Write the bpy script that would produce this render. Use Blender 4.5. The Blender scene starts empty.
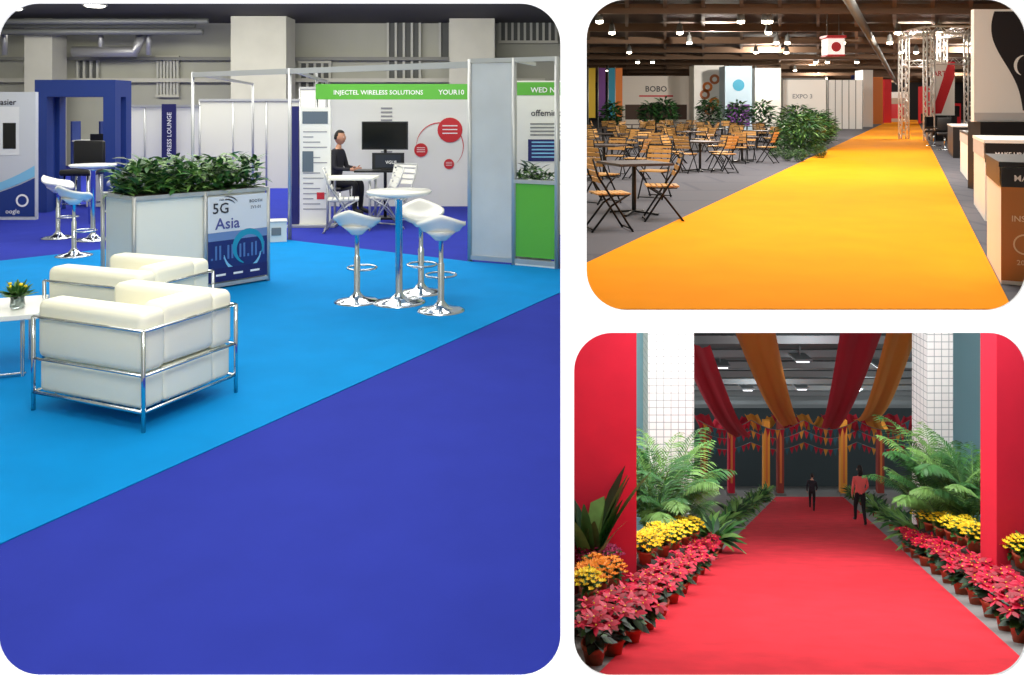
import bpy, math, random
from mathutils import Vector, Matrix
random.seed(7)
R=random.uniform
F=850.0; CZ=1.7; HZ=110.0
SL=355.0/F
def g(u,v):
    d=F*1.7/(v-HZ); return Vector(((u-512)/F*d,d,0))
def at(u,v,d): return Vector(((u-512)/F*d,d,CZ-(v-HZ)/F*d))
def P3(x,d,h=0): return Vector((x,d,-0.1-SL*d+h))
def g3(u,v):
    d=F*1.8/(v-465); return P3((u-512)/F*d,d)
sc=bpy.context.scene
COL=sc.collection
# ---------------- materials
MATS={}
def lin(c):
    c=c/255.0
    return c/12.92 if c<=0.04045 else ((c+0.055)/1.055)**2.4
def C(name,rgb=None,rough=.5,metal=0,em=0,var=0,scale=40,bump=0,alpha=None,trans=0):
    if name in MATS: return MATS[name]
    m=bpy.data.materials.new(name); m.use_nodes=True
    nt=m.node_tree; b=nt.nodes['Principled BSDF']
    col=(lin(rgb[0]),lin(rgb[1]),lin(rgb[2]),1)
    b.inputs['Base Color'].default_value=col
    b.inputs['Roughness'].default_value=rough
    b.inputs['Metallic'].default_value=metal
    if trans: b.inputs['Transmission Weight'].default_value=trans
    if em:
        b.inputs['Emission Color'].default_value=col
        b.inputs['Emission Strength'].default_value=em
    if rough>.9: b.inputs['Specular IOR Level'].default_value=.15
    if var or bump:
        tc=nt.nodes.new('ShaderNodeTexCoord'); nz=nt.nodes.new('ShaderNodeTexNoise')
        nz.inputs['Scale'].default_value=scale; nz.inputs['Detail'].default_value=6
        nt.links.new(tc.outputs['Object'],nz.inputs['Vector'])
        if var:
            mp=nt.nodes.new('ShaderNodeMapRange')
            mp.inputs['From Min'].default_value=.3; mp.inputs['From Max'].default_value=.7
            mp.inputs['To Min'].default_value=1-var; mp.inputs['To Max'].default_value=1+var
            nt.links.new(nz.outputs['Fac'],mp.inputs['Value'])
            vm=nt.nodes.new('ShaderNodeVectorMath'); vm.operation='SCALE'
            vm.inputs[0].default_value=col[:3]
            nt.links.new(mp.outputs['Result'],vm.inputs['Scale'])
            nt.links.new(vm.outputs['Vector'],b.inputs['Base Color'])
        if bump:
            bp=nt.nodes.new('ShaderNodeBump'); bp.inputs['Strength'].default_value=bump
            bp.inputs['Distance'].default_value=.01
            nt.links.new(nz.outputs['Fac'],bp.inputs['Height']); nt.links.new(bp.outputs['Normal'],b.inputs['Normal'])
    MATS[name]=m; return m
def gridmat(name,a,bc,sx,sy,mort=.06,axis='XZ',rough=.4,offs=0):
    m=bpy.data.materials.new(name); m.use_nodes=True; nt=m.node_tree; b=nt.nodes['Principled BSDF']
    b.inputs['Roughness'].default_value=rough
    tc=nt.nodes.new('ShaderNodeTexCoord'); sp=nt.nodes.new('ShaderNodeSeparateXYZ'); cb=nt.nodes.new('ShaderNodeCombineXYZ')
    nt.links.new(tc.outputs['Object'],sp.inputs[0])
    if axis=='XZ':
        ad=nt.nodes.new('ShaderNodeMath'); nt.links.new(sp.outputs['X'],ad.inputs[0]); nt.links.new(sp.outputs['Y'],ad.inputs[1])
        nt.links.new(ad.outputs[0],cb.inputs['X']); nt.links.new(sp.outputs['Z'],cb.inputs['Y'])
    else:
        nt.links.new(sp.outputs['X'],cb.inputs['X']); nt.links.new(sp.outputs['Y'],cb.inputs['Y'])
    br=nt.nodes.new('ShaderNodeTexBrick'); br.offset=offs; br.inputs['Scale'].default_value=1
    br.inputs['Brick Width'].default_value=sx; br.inputs['Row Height'].default_value=sy
    br.inputs['Mortar Size'].default_value=mort*min(sx,sy)
    c1=tuple(lin(x) for x in a)+(1,); c2=tuple(lin(x) for x in bc)+(1,)
    br.inputs['Color1'].default_value=c1; br.inputs['Color2'].default_value=tuple(x*.93 for x in c1[:3])+(1,); br.inputs['Mortar'].default_value=c2
    nt.links.new(cb.outputs[0],br.inputs['Vector']); nt.links.new(br.outputs['Color'],b.inputs['Base Color'])
    MATS[name]=m; return m
white=C('white_laminate',(240,240,230),.45)
leather=C('white_leather',(248,245,226),.45,bump=.05,scale=60)
plastic=C('white_plastic',(240,240,236),.25)
chrome=C('chrome',(205,210,215),.12,1)
alu=C('aluminium',(190,192,192),.4,.5)
black=C('black_plastic',(18,18,20),.4)
screen=C('screen_black',(8,8,12),.15)
cobalt=C('carpet_cobalt',(43,55,160),.95,var=.05,scale=3,bump=.3)
sky=C('carpet_sky_blue',(0,134,206),.95,var=.05,scale=3,bump=.3)
orange=C('carpet_orange',(250,154,0),.95,var=.05,scale=1.2)
redc=C('carpet_red',(220,54,66),.95,var=.1,scale=2.5,bump=.3)
grn=C('sign_green',(92,178,58),.5)
navy=C('panel_navy',(32,34,100),.5)
royal=C('portal_blue',(28,56,130),.5)
teal=C('graphic_teal',(30,150,185),.5)
aqua=C('graphic_light_blue',(130,195,230),.5)
redm=C('graphic_red',(208,40,48),.5)
wtext=C('text_white',(245,245,245),.5)
dtext=C('text_dark',(50,50,60),.5)
hallwall=C('hall_wall_paint',(184,184,168),.8,var=.04,scale=1)
conc=C('concrete_light',(206,204,188),.8,var=.05,scale=1.5)
dark=C('dark_ceiling',(66,64,62),.8)
grey=C('grey_metal',(130,132,130),.5,.3)
leafA=C('leaf_green',(56,108,50),.5,var=.25,scale=8)
leafB=C('leaf_light_green',(108,150,74),.5,var=.2,scale=8)
leafD=C('leaf_dark_green',(34,66,42),.5,var=.25,scale=8)
soil=C('soil',(50,38,30),.9)
terra=C('terracotta',(176,84,52),.7,var=.08,scale=20)
wood=C('slat_wood',(204,154,86),.5,var=.1,scale=15)
skin=C('skin',(205,150,120),.5)
hair=C('hair',(28,22,20),.6)
# ---------------- mesh builder
class M:
    def __init__(s): s.v=[];s.f=[];s.m=[];s.sm=[];s.mats=[];s.T=Matrix.Identity(4)
    def mi(s,mat):
        if mat not in s.mats: s.mats.append(mat)
        return s.mats.index(mat)
    def add(s,vs,fs,mat,smooth=False):
        o=len(s.v); s.v+= [tuple(s.T@Vector(p)) for p in vs]
        for i,f in enumerate(fs):
            s.f.append(tuple(o+k for k in f)); s.m.append(s.mi(mat[i] if isinstance(mat,list) else mat)); s.sm.append(smooth)
    def box(s,c,sz,mat,rz=0,rx=0):
        a,b,h=sz[0]/2,sz[1]/2,sz[2]/2
        Rm=Matrix.Rotation(rz,4,'Z')@Matrix.Rotation(rx,4,'X')
        vs=[Vector(c)+Rm@Vector((x*a,y*b,z*h)) for x in(-1,1) for y in(-1,1) for z in(-1,1)]
        s.add(vs,[(0,1,3,2),(4,6,7,5),(0,4,5,1),(2,3,7,6),(0,2,6,4),(1,5,7,3)],mat)
    def bar(s,p0,p1,w,h,mat):
        p0=Vector(p0);p1=Vector(p1);d=(p1-p0).normalized()
        up=Vector((0,0,1)) if abs(d.z)<.9 else Vector((0,1,0))
        a=d.cross(up).normalized()*w/2; b=a.cross(d).normalized()*h/2
        vs=[p0-a-b,p0+a-b,p0+a+b,p0-a+b,p1-a-b,p1+a-b,p1+a+b,p1-a+b]
        s.add(vs,[(0,1,2,3),(7,6,5,4),(0,4,5,1),(1,5,6,2),(2,6,7,3),(3,7,4,0)],mat)
    def rbox(s,c,sz,r,mat,rz=0,seg=4):
        n=seg*2
        r=min(r,min(sz)/2*.98)
        h=[sz[i]/2-r for i in range(3)]
        rings=[]
        for i in range(n+2):
            la=-math.pi/2+math.pi*(i if i<=n//2 else i-1)/n
            zz=h[2]*(-1 if i<=n//2 else 1)+r*math.sin(la)
            ring=[]
            for q in range(4):
                sx=[1,-1,-1,1][q]; sy=[1,1,-1,-1][q]
                for k in range(seg+1):
                    an=q*math.pi/2+k*math.pi/2/seg
                    ring.append((sx*h[0]+r*math.cos(la)*math.cos(an),sy*h[1]+r*math.cos(la)*math.sin(an),zz))
            rings.append(ring)
        N=len(rings[0]); Rm=Matrix.Rotation(rz,4,'Z')
        vs=[Vector(c)+Rm@Vector(p) for rg in rings for p in rg]
        fs=[]
        for i in range(len(rings)-1):
            for k in range(N): fs.append((i*N+k,i*N+(k+1)%N,(i+1)*N+(k+1)%N,(i+1)*N+k))
        fs.append(tuple(reversed(range(N)))); fs.append(tuple((len(rings)-1)*N+k for k in range(N)))
        s.add(vs,fs,mat,True)
    def tube(s,pts,r,mat,n=8,closed=False):
        pts=[Vector(p) for p in pts]; L=len(pts); rr=r if isinstance(r,list) else [r]*L
        vs=[];pa=None
        for i,p in enumerate(pts):
            if closed: d=(pts[(i+1)%L]-pts[i-1]).normalized()
            else: d=(pts[min(i+1,L-1)]-pts[max(i-1,0)]).normalized()
            if pa is None:
                up=Vector((0,0,1)) if abs(d.z)<.9 else Vector((1,0,0)); a=d.cross(up).normalized()
            else:
                a=(pa-d*pa.dot(d)).normalized()
            pa=a; b=d.cross(a)
            for k in range(n):
                t=2*math.pi*k/n; vs.append(p+(a*math.cos(t)+b*math.sin(t))*rr[i])
        fs=[]
        for i in range(L if closed else L-1):
            j=(i+1)%L
            for k in range(n): fs.append((i*n+k,i*n+(k+1)%n,j*n+(k+1)%n,j*n+k))
        if not closed: fs.append(tuple(reversed(range(n)))); fs.append(tuple((L-1)*n+k for k in range(n)))
        s.add(vs,fs,mat,True)
    def lathe(s,prof,mat,c=(0,0,0),n=24):
        vs=[];c=Vector(c)
        for r,z in prof:
            for k in range(n):
                t=2*math.pi*k/n; vs.append(c+Vector((r*math.cos(t),r*math.sin(t),z)))
        fs=[]
        for i in range(len(prof)-1):
            for k in range(n): fs.append((i*n+k,i*n+(k+1)%n,(i+1)*n+(k+1)%n,(i+1)*n+k))
        fs.append(tuple(reversed(range(n)))); fs.append(tuple((len(prof)-1)*n+k for k in range(n)))
        s.add(vs,fs,mat,True)
    def leaf(s,p,d,l,w,mat,droop=.3,seg=3):
        p=Vector(p); d=Vector(d).normalized()
        side=d.cross(Vector((0,0,1)))
        if side.length<.1: side=Vector((1,0,0))
        side=side.normalized(); tl=R(-.6,.6); side=(Matrix.Rotation(tl,3,d)@side)
        vs=[];q=p.copy();dd=d.copy()
        for i in range(seg+1):
            t=i/seg; ww=w*.5*math.sin(math.pi*(.08+.9*t))**.8
            vs+=[q-side*ww,q+side*ww]
            dd=(dd+Vector((0,0,-droop/seg))).normalized(); q=q+dd*l/seg
        s.add(vs,[(2*i,2*i+1,2*i+3,2*i+2) for i in range(seg)],mat,True)
    def poly(s,pts,mat): s.add(pts,[tuple(range(len(pts)))],mat)
    def disc(s,x,z,r,mat,y=-.01,n=24,r2=None):
        if r2 is None: s.poly([(x+r*math.cos(2*math.pi*k/n),y,z+r*math.sin(2*math.pi*k/n)) for k in range(n)],mat)
        else:
            vs=[]
            for k in range(n):
                t=2*math.pi*k/n; vs+=[(x+r*math.cos(t),y,z+r*math.sin(t)),(x+r2*math.cos(t),y,z+r2*math.sin(t))]
            s.add(vs,[(2*k,2*k+1,(2*k+3)%(2*n),(2*k+2)%(2*n)) for k in range(n)],mat)
    def rect(s,x0,x1,z0,z1,mat,y=-.01): s.poly([(x0,y,z0),(x1,y,z0),(x1,y,z1),(x0,y,z1)],mat)
    def text(s,t,x,z,size,mat,y=-.012,al='CENTER',rot=0):
        cu=bpy.data.curves.new('t','FONT'); cu.body=t; cu.size=size; cu.align_x=al; cu.resolution_u=2
        cu.offset=size*.012
        o=bpy.data.objects.new('t',cu); COL.objects.link(o)
        dg=bpy.context.evaluated_depsgraph_get(); me=o.evaluated_get(dg).to_mesh()
        ca,sa=math.cos(rot),math.sin(rot)
        vs=[(x+v.co.x*ca-v.co.y*sa,y,z+v.co.x*sa+v.co.y*ca) for v in me.vertices]; fs=[tuple(p.vertices) for p in me.polygons]
        if fs: s.add(vs,fs,mat)
        bpy.data.objects.remove(o); bpy.data.curves.remove(cu)
    def truss(s,p0,p1,w,mat,r=.03):
        p0=Vector(p0);p1=Vector(p1);d=(p1-p0);L=d.length;d.normalize()
        up=Vector((0,0,1)) if abs(d.z)<.9 else Vector((0,1,0))
        a=d.cross(up).normalized()*w/2;b=a.normalized().cross(d)*w/2
        cs=[a+b,-a+b,-a-b,a-b]
        for c in cs: s.tube([p0+c,p1+c],r,mat,6)
        n=max(2,int(L/w))
        for i in range(n):
            for k in range(4):
                c0,c1=cs[k],cs[(k+1)%4]
                if i%2: c0,c1=c1,c0
                s.tube([p0+c0+d*L*i/n,p0+c1+d*L*(i+1)/n],r*.5,mat,4)
    def obj(s,name,loc=(0,0,0),rz=0,scale=1,bevel=0):
        me=bpy.data.meshes.new(name); me.from_pydata(s.v,[],s.f)
        for m in s.mats: me.materials.append(m)
        me.polygons.foreach_set('material_index',s.m); me.polygons.foreach_set('use_smooth',s.sm); me.update()
        o=bpy.data.objects.new(name,me); COL.objects.link(o); o.location=loc; o.rotation_euler=(0,0,rz); o.scale=(scale,)*3
        if bevel:
            b=o.modifiers.new('bevel','BEVEL'); b.width=bevel; b.segments=2; b.limit_method='ANGLE'
        return o
def dup(o,loc,rz=0,scale=1):
    n=bpy.data.objects.new(o.name.split('.')[0],o.data); COL.objects.link(n); n.location=loc; n.rotation_euler=(0,0,rz)
    n.scale=(scale,)*3 if not isinstance(scale,tuple) else scale
    for md in o.modifiers:
        if md.type=='BEVEL':
            b=n.modifiers.new('bevel','BEVEL'); b.width=md.width; b.segments=2; b.limit_method='ANGLE'
    return n
def slab(name,poly,ztop,th,mat,zf=None):
    m=M(); n=len(poly)
    top=[(x,y,(zf(y) if zf else ztop)) for x,y in poly]; bot=[(x,y,z-th) for x,y,z in top]
    m.add(top+bot,[tuple(range(n)),tuple(reversed(range(n,2*n)))]+[(i,i+n,(i+1)%n+n,(i+1)%n) for i in range(n)],mat)
    return m.obj(name)
def wallq(name,a,b,z0,z1,mat,th=.04,z0b=None,z1b=None):
    a=Vector((a[0],a[1],0)); b=Vector((b[0],b[1],0)); d=(b-a).normalized(); nrm=Vector((-d.y,d.x,0))*th/2
    z0b=z0 if z0b is None else z0b; z1b=z1 if z1b is None else z1b
    m=M(); vs=[]
    for q in(nrm,-nrm):
        vs+=[a+q+Vector((0,0,z0)),b+q+Vector((0,0,z0b)),b+q+Vector((0,0,z1b)),a+q+Vector((0,0,z1))]
    m.add(vs,[(0,1,2,3),(7,6,5,4),(0,4,5,1),(1,5,6,2),(2,6,7,3),(3,7,4,0)],mat)
    return m.obj(name)
# ================= FRONT DISPLAY WALL (white, three rounded openings)
D=2.0
def wallcurve():
    cu=bpy.data.curves.new('w','CURVE'); cu.dimensions='2D'; cu.fill_mode='BOTH'; cu.extrude=.003
    def spl(pts):
        sp=cu.splines.new('POLY'); sp.points.add(len(pts)-1)
        for i,p in enumerate(pts): sp.points[i].co=(p[0],p[1],0,1)
        sp.use_cyclic_u=True
    spl([(-7,-7),(7,-7),(7,9),(-7,9)])
    def win(u0,u1,v0,v1,r):
        pts=[]
        for (cx,cy,a0) in((u1-r,v0+r,-90),(u1-r,v1-r,0),(u0+r,v1-r,90),(u0+r,v0+r,180)):
            for k in range(13):
                a=math.radians(a0+90*k/12); pts.append((cx+r*math.cos(a),cy+r*math.sin(a)))
        spl([((u-512)/F*D,CZ-(v-HZ)/F*D) for u,v in pts])
    win(-1.5,560.5,3.5,675.5,40); win(586.5,1026,-.5,310,40); win(574,1026,332.5,675.5,38)
    o=bpy.data.objects.new('w',cu); COL.objects.link(o)
    me=bpy.data.meshes.new_from_object(o.evaluated_get(bpy.context.evaluated_depsgraph_get()))
    bpy.data.objects.remove(o)
    me.transform(Matrix.Translation((0,D,0))@Matrix.Rotation(math.pi/2,4,'X'))
    me.materials.clear(); me.materials.append(C('wall_white_paint',(255,255,255),.9))
    for p in me.polygons: p.material_index=0
    w=bpy.data.objects.new('wall_front',me); COL.objects.link(w)
wallcurve()
PX=.0655
wallq('wall_partition',(PX*D+.0,D+.02),(PX*150,150),-4,7,hallwall,.01,z0b=-34)
wallq('wall_right',(.75*D,D+.02),(.75*150,150),-4,7,C('wall_dark',(60,58,58),.9),.05,z0b=-34)
# ================= ROOM 1 : blue hall
BW=26
slab('floor_blue_hall',[(-.75*D,D+.02),(PX*D,D+.02),(PX*BW,BW),(-.75*BW,BW)],0,.05,cobalt)
slab('ceiling_blue_hall',[(-.75*D,D+.02),(PX*D,D+.02),(PX*BW,BW),(-.75*BW,BW)],4.45,.1,dark)
wallq('wall_left',(-.75*D,D+.02),(-.75*BW,BW),0,4.4,hallwall)
wallq('wall_back',(-.75*BW,BW),(PX*BW,BW),0,4.4,hallwall)
pts=[g(-60,572),g(0,545),g(560,293),g(566,290.5),g(566,269.5),g(470,262),g(285,240),g(100,250),g(-60,268)]
slab('carpet_sky_blue',[(p.x,p.y) for p in pts],.006,.005,sky)
m=M()
m.box((-7.1,24.3,2.2),(1.55,1,4.26),conc); m.obj('concrete_column')
m=M(); m.box((0,0,2.2),(1.3,.8,4.26),conc); m.obj('concrete_column',(-1.15,24.8,0))
m=M(); m.box((0,0,2.2),(.8,.8,4.26),conc); m.obj('concrete_column',(-13.6,24.8,0))
def louvre(u0,u1,v0,v1,nx,name):
    a=at(u0,v0,25.85); b=at(u1,v1,25.85); m=M(); w=b.x-a.x; h=a.z-b.z
    m.box(((a.x+b.x)/2,25.9,(a.z+b.z)/2),(w,.06,h),C('louvre_dark',(86,88,84),.6))
    for i in range(nx+1): m.box((a.x+w*i/nx,25.84,(a.z+b.z)/2),(.07,.08,h),C('louvre_light',(196,196,184),.6))
    m.box(((a.x+b.x)/2,25.82,a.z),(w+.1,.1,.08),conc); m.box(((a.x+b.x)/2,25.82,b.z),(w+.1,.1,.08),conc)
    m.obj(name)
louvre(388,420,20,80,4,'window_1'); louvre(440,470,20,60,3,'window_2'); louvre(500,556,20,42,9,'window_3'); louvre(158,178,57,96,6,'vent_grille'); louvre(300,330,62,90,4,'vent_grille'); louvre(78,98,48,86,3,'vent_grille')
m=M()
m.box((-8.5,25.7,2.6),(19,.1,.12),conc); m.box((-8.5,25.7,3.25),(19,.1,.1),C('band_grey',(140,140,132),.7))
m.obj('trim_1')
m=M()
for k,(zz,yy,r) in enumerate([(4.15,24.1,.13),(3.9,23.9,.09),(4.15,23.5,.08)]):
    m.tube([(-16.8,yy,zz),(-9+k*.3,yy,zz)],r,grey,10)
for x in(-16,-14.8,-12,-10.6):
    m.tube([(x,24.8,4.3),(x,24.8,3.3)],.08,C('galvanised',(190,190,190),.4,.5),8)
m.tube([(-12.8,24.8,3.4),(-11,24.8,3.4),(-10.8,24.8,3.9)],.16,MATS['galvanised'],10)
m.obj('air_duct')
for u,v,d in[(12,8,22),(55,14,24),(95,5,21),(22,30,25)]:
    p=at(u,v,d); m=M(); m.lathe([(.05,.3),(.08,.25),(.3,0),(.28,-.02)],grey); m.lathe([(.26,-.01),(.2,-.05),(.05,-.06)],C('lamp_glow',(255,250,235),em=6)); m.tube([(0,0,.3),(0,0,max(.32,4.34-p.z))],.01,grey,5); m.obj('high_bay_lamp',p)
# ---- armchair
def armchair():
    m=M(); W,L=.68,.82
    for sx in(-1,1):
        m.rbox((sx*(W/2-.085),0.0,.205),(.155,L-.03,.19),.03,leather)
        m.rbox((sx*(W/2-.085),0.0,.465),(.175,L-.01,.33),.045,leather)
    m.rbox((0,L/2-.09,.205),(W-.3,.16,.19),.03,leather); m.rbox((0,L/2-.095,.48),(W-.28,.18,.34),.05,leather)
    m.rbox((0,-.08,.2),(W-.33,L-.2,.17),.03,leather); m.rbox((0,-.09,.37),(W-.33,L-.22,.17),.045,leather)
    w,l=W/2+.008,L/2+.008
    for sx in(-1,1):
        for sy in(-1,1): m.tube([(sx*w,sy*l,0),(sx*w,sy*l,.535)],.012,chrome)
        for z in(.535,.3): m.tube([(sx*w,-l,z),(sx*w,l,z)],.008,chrome)
        m.tube([(sx*w,-l,.11),(sx*w,l,.11)],.011,chrome)
    for z in(.535,.3,.11): m.tube([(-w,l,z),(w,l,z)],.009,chrome)
    m.tube([(-w,-l,.11),(w,-l,.11)],.01,chrome)
    for i in range(5): m.tube([(-w,-.3+.15*i,.1),(w,-.3+.15*i,.1)],.005,chrome,5)
    return m
AR=math.atan2(-.917,-.4)
ch=armchair().obj('armchair',(-2.18,4.95,.0),AR)
dup(ch,(-2.68,5.98,0),AR+.04)
m=M(); m.box((0,0,.4),(.6,.6,.035),plastic)
for sx in(-1,1):
    for sy in(-1,1): m.tube([(sx*.2,sy*.2,0),(sx*.2,sy*.2,.385)],.014,chrome)
for a in(0,1):
    m.bar((-.22,-.2,.02) if a else (-.2,-.22,.02),(.22,-.2,.02) if a else(-.2,.22,.02),.02,.02,chrome)
m.obj('coffee_table',(-3.38,5.52,0),math.radians(23),bevel=.006)
m=M(); m.lathe([(.03,0),(.045,.01),(.04,.06),(.045,.1),(.04,.1),(.035,.02)],C('vase_glass',(220,235,235),.05,trans=.9),n=16)
for i in range(90):
    t=R(0,6.28); q=R(.1,1); m.leaf((0,0,.06),(math.cos(t)*q,math.sin(t)*q,R(.5,1.2)),R(.08,.14),.03,random.choice([leafA,leafB]),.5)
for i in range(5):
    t=R(0,6.28); m.rbox((math.cos(t)*.05,math.sin(t)*.05,R(.14,.18)),(.022,.022,.018),.008,C('petal_yellow',(252,222,40),.6),seg=2)
m.obj('flower_vase',(-3.2,5.5,.418))
# ---- planter counter with hedge
A=g(143,302);B=g(268,281); dirv=(B-A).normalized(); ang=math.atan2(dirv.y,dirv.x)
A=A+Matrix.Rotation(ang,3,'Z')@Vector((-.08,0,0))
m=M(); L,W,H=1.33,.66,.93
m.box((L/2,W/2,H/2),(L-.04,W-.04,H-.06),white)
for x in(0,L/2,L):
    for y in(0,W): m.tube([(x,y,0),(x,y,H)],.02,alu)
for z in(.04,H-.01):
    for y in(0,W): m.bar((0,y,z),(L,y,z),.03,.035,alu)
    for x in(0,L): m.bar((x,0,z),(x,W,z),.03,.035,alu)
m.box((L/2,W/2,H-.01),(L-.1,W-.1,.03),soil)
x0,x1=L/2+.02,L-.02
m.rect(x0,x1,.07,H-.05,C('poster_pale',(222,226,234),.4),y=-.012)
m.rect(x0,x1,.07,.5,C('poster_navy',(30,44,110),.4),y=-.014)
m.rect(x0,x1,.46,.54,C('poster_mid_blue',(110,140,190),.4),y=-.015)
for k in range(14):
    h_=.3+.13*abs(math.sin(k*2.1)); m.rect(x0+.03+k*.042,x0+.05+k*.042,.28,h_,C('poster_building',(80,120,180),.5),y=-.0155)
def arc(m,x,z,r,w,a0,a1,mat,y,n=20):
    vs=[]
    for k in range(n+1):
        t=a0+(a1-a0)*k/n; ww=w*math.sin(math.pi*(.05+.9*k/n)); vs+=[(x+r*math.cos(t),y,z+r*math.sin(t)),(x+(r-ww)*math.cos(t),y,z+(r-ww)*math.sin(t))]
    m.add(vs,[(2*k,2*k+1,2*k+3,2*k+2) for k in range(n)],mat)
arc(m,x0+.42,.38,.17,.06,-.5,4.4,teal,-.016); arc(m,x0+.36,.33,.2,.04,3.2,6.2,aqua,-.0165)
m.rect(x0,x1,.07,.2,navy,y=-.017)
m.text('5G',x0+.13,.72,.14,dtext,y=-.018); m.text('Asia',x0+.2,.57,.15,C('text_indigo',(80,84,150),.5),y=-.018); m.text('visit us at',x0+.17,.84,.03,dtext,y=-.018)
m.text('BOOTH',x0+.5,.8,.04,dtext,y=-.018); m.text('2V1-01',x0+.5,.74,.04,dtext,y=-.018)
for q in(.06,.09): arc(m,x0+.2,.76,q+.03,.012,.5,1.9,dtext,-.018)
for k in range(3): m.rect(x0+.08+k*.18,x0+.18+k*.18,.125,.145,wtext,y=-.018)
m.obj('planter_counter',A,ang)
def hedge(L,W,H,n,ms,ll=.12,ww=.05):
    m=M()
    for i in range(n):
        x=R(0,L);y=R(0,W);z=R(0,H*.75)*(.6+.4*math.sin(x*9)**2)
        t=R(0,6.28); m.leaf((x,y,z),(math.cos(t),math.sin(t),R(.2,1.6)),ll*R(.6,1.3),ww*R(.7,1.2),random.choice(ms),.8)
    return m
hedge(L-.04,W-.08,.42,1900,[leafA,leafA,leafB,leafB,leafD],.14,.04).obj('planter_hedge',A+Matrix.Rotation(ang,3,'Z')@Vector((.02,.04,H-.01)),ang)
# ---- bar stool + table
def stool():
    m=M(); n=32
    def seat(x,y,off):
        b=max(0,y)/.2
        return .70+off+.05*(x/.2)**2+ .15*b**1.8*(1-.3*abs(x)/.2) -.03*max(0,-y/.2)**2
    vs=[];fs=[];rings=8
    for s_,off in((0,0),(1,-.03)):
        for i in range(rings+1):
            for k in range(n):
                t=2*math.pi*k/n; r=.2*i/rings; x=r*math.cos(t)*1.05; y=r*math.sin(t)*.95
                vs.append((x,y,seat(x,y,off*(1.8 if i<rings-1 else 1))))
    base=(rings+1)*n
    for i in range(rings):
        for k in range(n):
            a=i*n+k;b=i*n+(k+1)%n;c=b+n;d=a+n
            fs.append((a,b,c,d)); fs.append((base+d,base+c,base+b,base+a))
    for k in range(n): a=rings*n+k;b=rings*n+(k+1)%n; fs.append((a,b,base+b,base+a))
    m.add(vs,fs,plastic,True)
    m.lathe([(.2,0),(.205,.008),(.17,.02),(.07,.04),(.035,.08),(.028,.1),(.028,.4),(.02,.41),(.02,.6),(.05,.64)],chrome)
    m.lathe([(.05,.6),(.09,.64),(.14,.68)],plastic)
    m.tube([(.03,0,.28)]+[(.13*math.sin(t),-.13+.13*math.cos(t),.28) for t in [math.pi*k/10 for k in range(1,20)]]+[(-.03,0,.28)],.01,chrome)
    return m
def bartable():
    m=M(); m.lathe([(.02,.93),(.12,.935),(.27,.96),(.29,.98),(.28,.992),(.0,.995)],plastic,n=36)
    m.lathe([(.23,0),(.235,.01),(.2,.02),(.08,.04),(.04,.08),(.032,.1),(.032,.9),(.08,.94)],chrome)
    return m
st=stool().obj('bar_stool',g(357,302),math.radians(170))
dup(st,g(441,311),math.radians(185)); dup(st,g(421,293),math.radians(10),1.03)
bt=bartable().obj('bar_table',g(399,303))
dup(bt,g(93,240)); dup(st,g(74,256),math.radians(150)); dup(st,g(58,238),math.radians(90)); dup(st,g(122,232),math.radians(-90))
# ---- octanorm frame along booth front
def post(m,p,h=2.25,r=.025): m.tube([(p.x,p.y,0),(p.x,p.y,h)],r,alu)
m=M()
P=Vector((-4.62,12.3,0));Q=g(470,261.5);P2=P+(Q-P)*.41
for p in(P,P2,Q): post(m,p)
m.bar((P.x,P.y,2.21),(Q.x,Q.y,2.21),.04,.07,alu)
Q2=Vector((-.55,14.9,0))
m.bar((Q.x,Q.y,2.23),(Q2.x,Q2.y,2.2),.04,.04,alu); m.bar((P.x,P.y,2.23),(-5,16.4,2.2),.04,.04,alu); m.bar((P2.x,P2.y,2.23),(-3.25,14.9,2.2),.04,.04,alu)
for p in((Q2.x,Q2.y),(-3.25,14.9),(-5,16.4)): m.tube([(p[0],p[1],0),(p[0],p[1],2.22)],.025,alu)
m.obj('exhibition_booth_frame')
a,b,c=g(470,261.5),g(514,265),g(557,269)
m=M()
gp=C('frosted_panel',(196,200,202),.3,var=.12,scale=1.2)
for p in(a,b,c): post(m,p,2.27,.028)
for q,r_ in((a,b),(b,c)):
    for z in(.05,2.25): m.bar((q.x,q.y,z),(r_.x,r_.y,z),.04,.05,alu)
def pan(m,q,r_,z0,z1,mat,th=.015): m.bar((q.x,q.y,(z0+z1)/2),(r_.x,r_.y,(z0+z1)/2),th,z1-z0,mat)
pan(m,a,b,.07,2.22,gp)
pan(m,b,c,.1,.9,grn); pan(m,b,c,0,.06,white,.03)
m.bar((b.x,b.y,.92),(c.x,c.y,.92),.05,.04,alu)
b2=b+Vector((.25,.9,0))
for z in(.92,2.25): m.bar((b.x,b.y,z),(b2.x,b2.y,z),.04,.04,alu)
m.obj('exhibition_booth_panel')
m=M(); m.box((.22,.16,.42),(.38,.2,.84),white); m.obj('planter_box',b+Vector((0,.02,0)))
hedge(.38,.2,.32,260,[leafA,leafD,leafB],.12,.03).obj('potted_fern',b+Vector((.03,.08,.84)))
m=M(); d=11.6; p=at(517,110,d); w=.72-p.x
m.box((w/2,.02,1.05),(w,.04,2.1),white)
m.rect(0,w,1.9,2.08,grn,y=-.005); m.text('WED NE',.38,1.94,.1,wtext,y=-.01)
m.text('offemind',.4,1.62,.12,dtext,y=-.01)
for k in range(4): m.rect(.18,w-.05,1.5-k*.05,1.52-k*.05,grey,y=-.008)
m.rect(.15,w,1.0,1.3,navy,y=-.008)
for k in range(5): m.rect(.2,w-.1,1.05+k*.05,1.07+k*.05,aqua,y=-.01)
m.obj('information_panel',(p.x,d,0))
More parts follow.
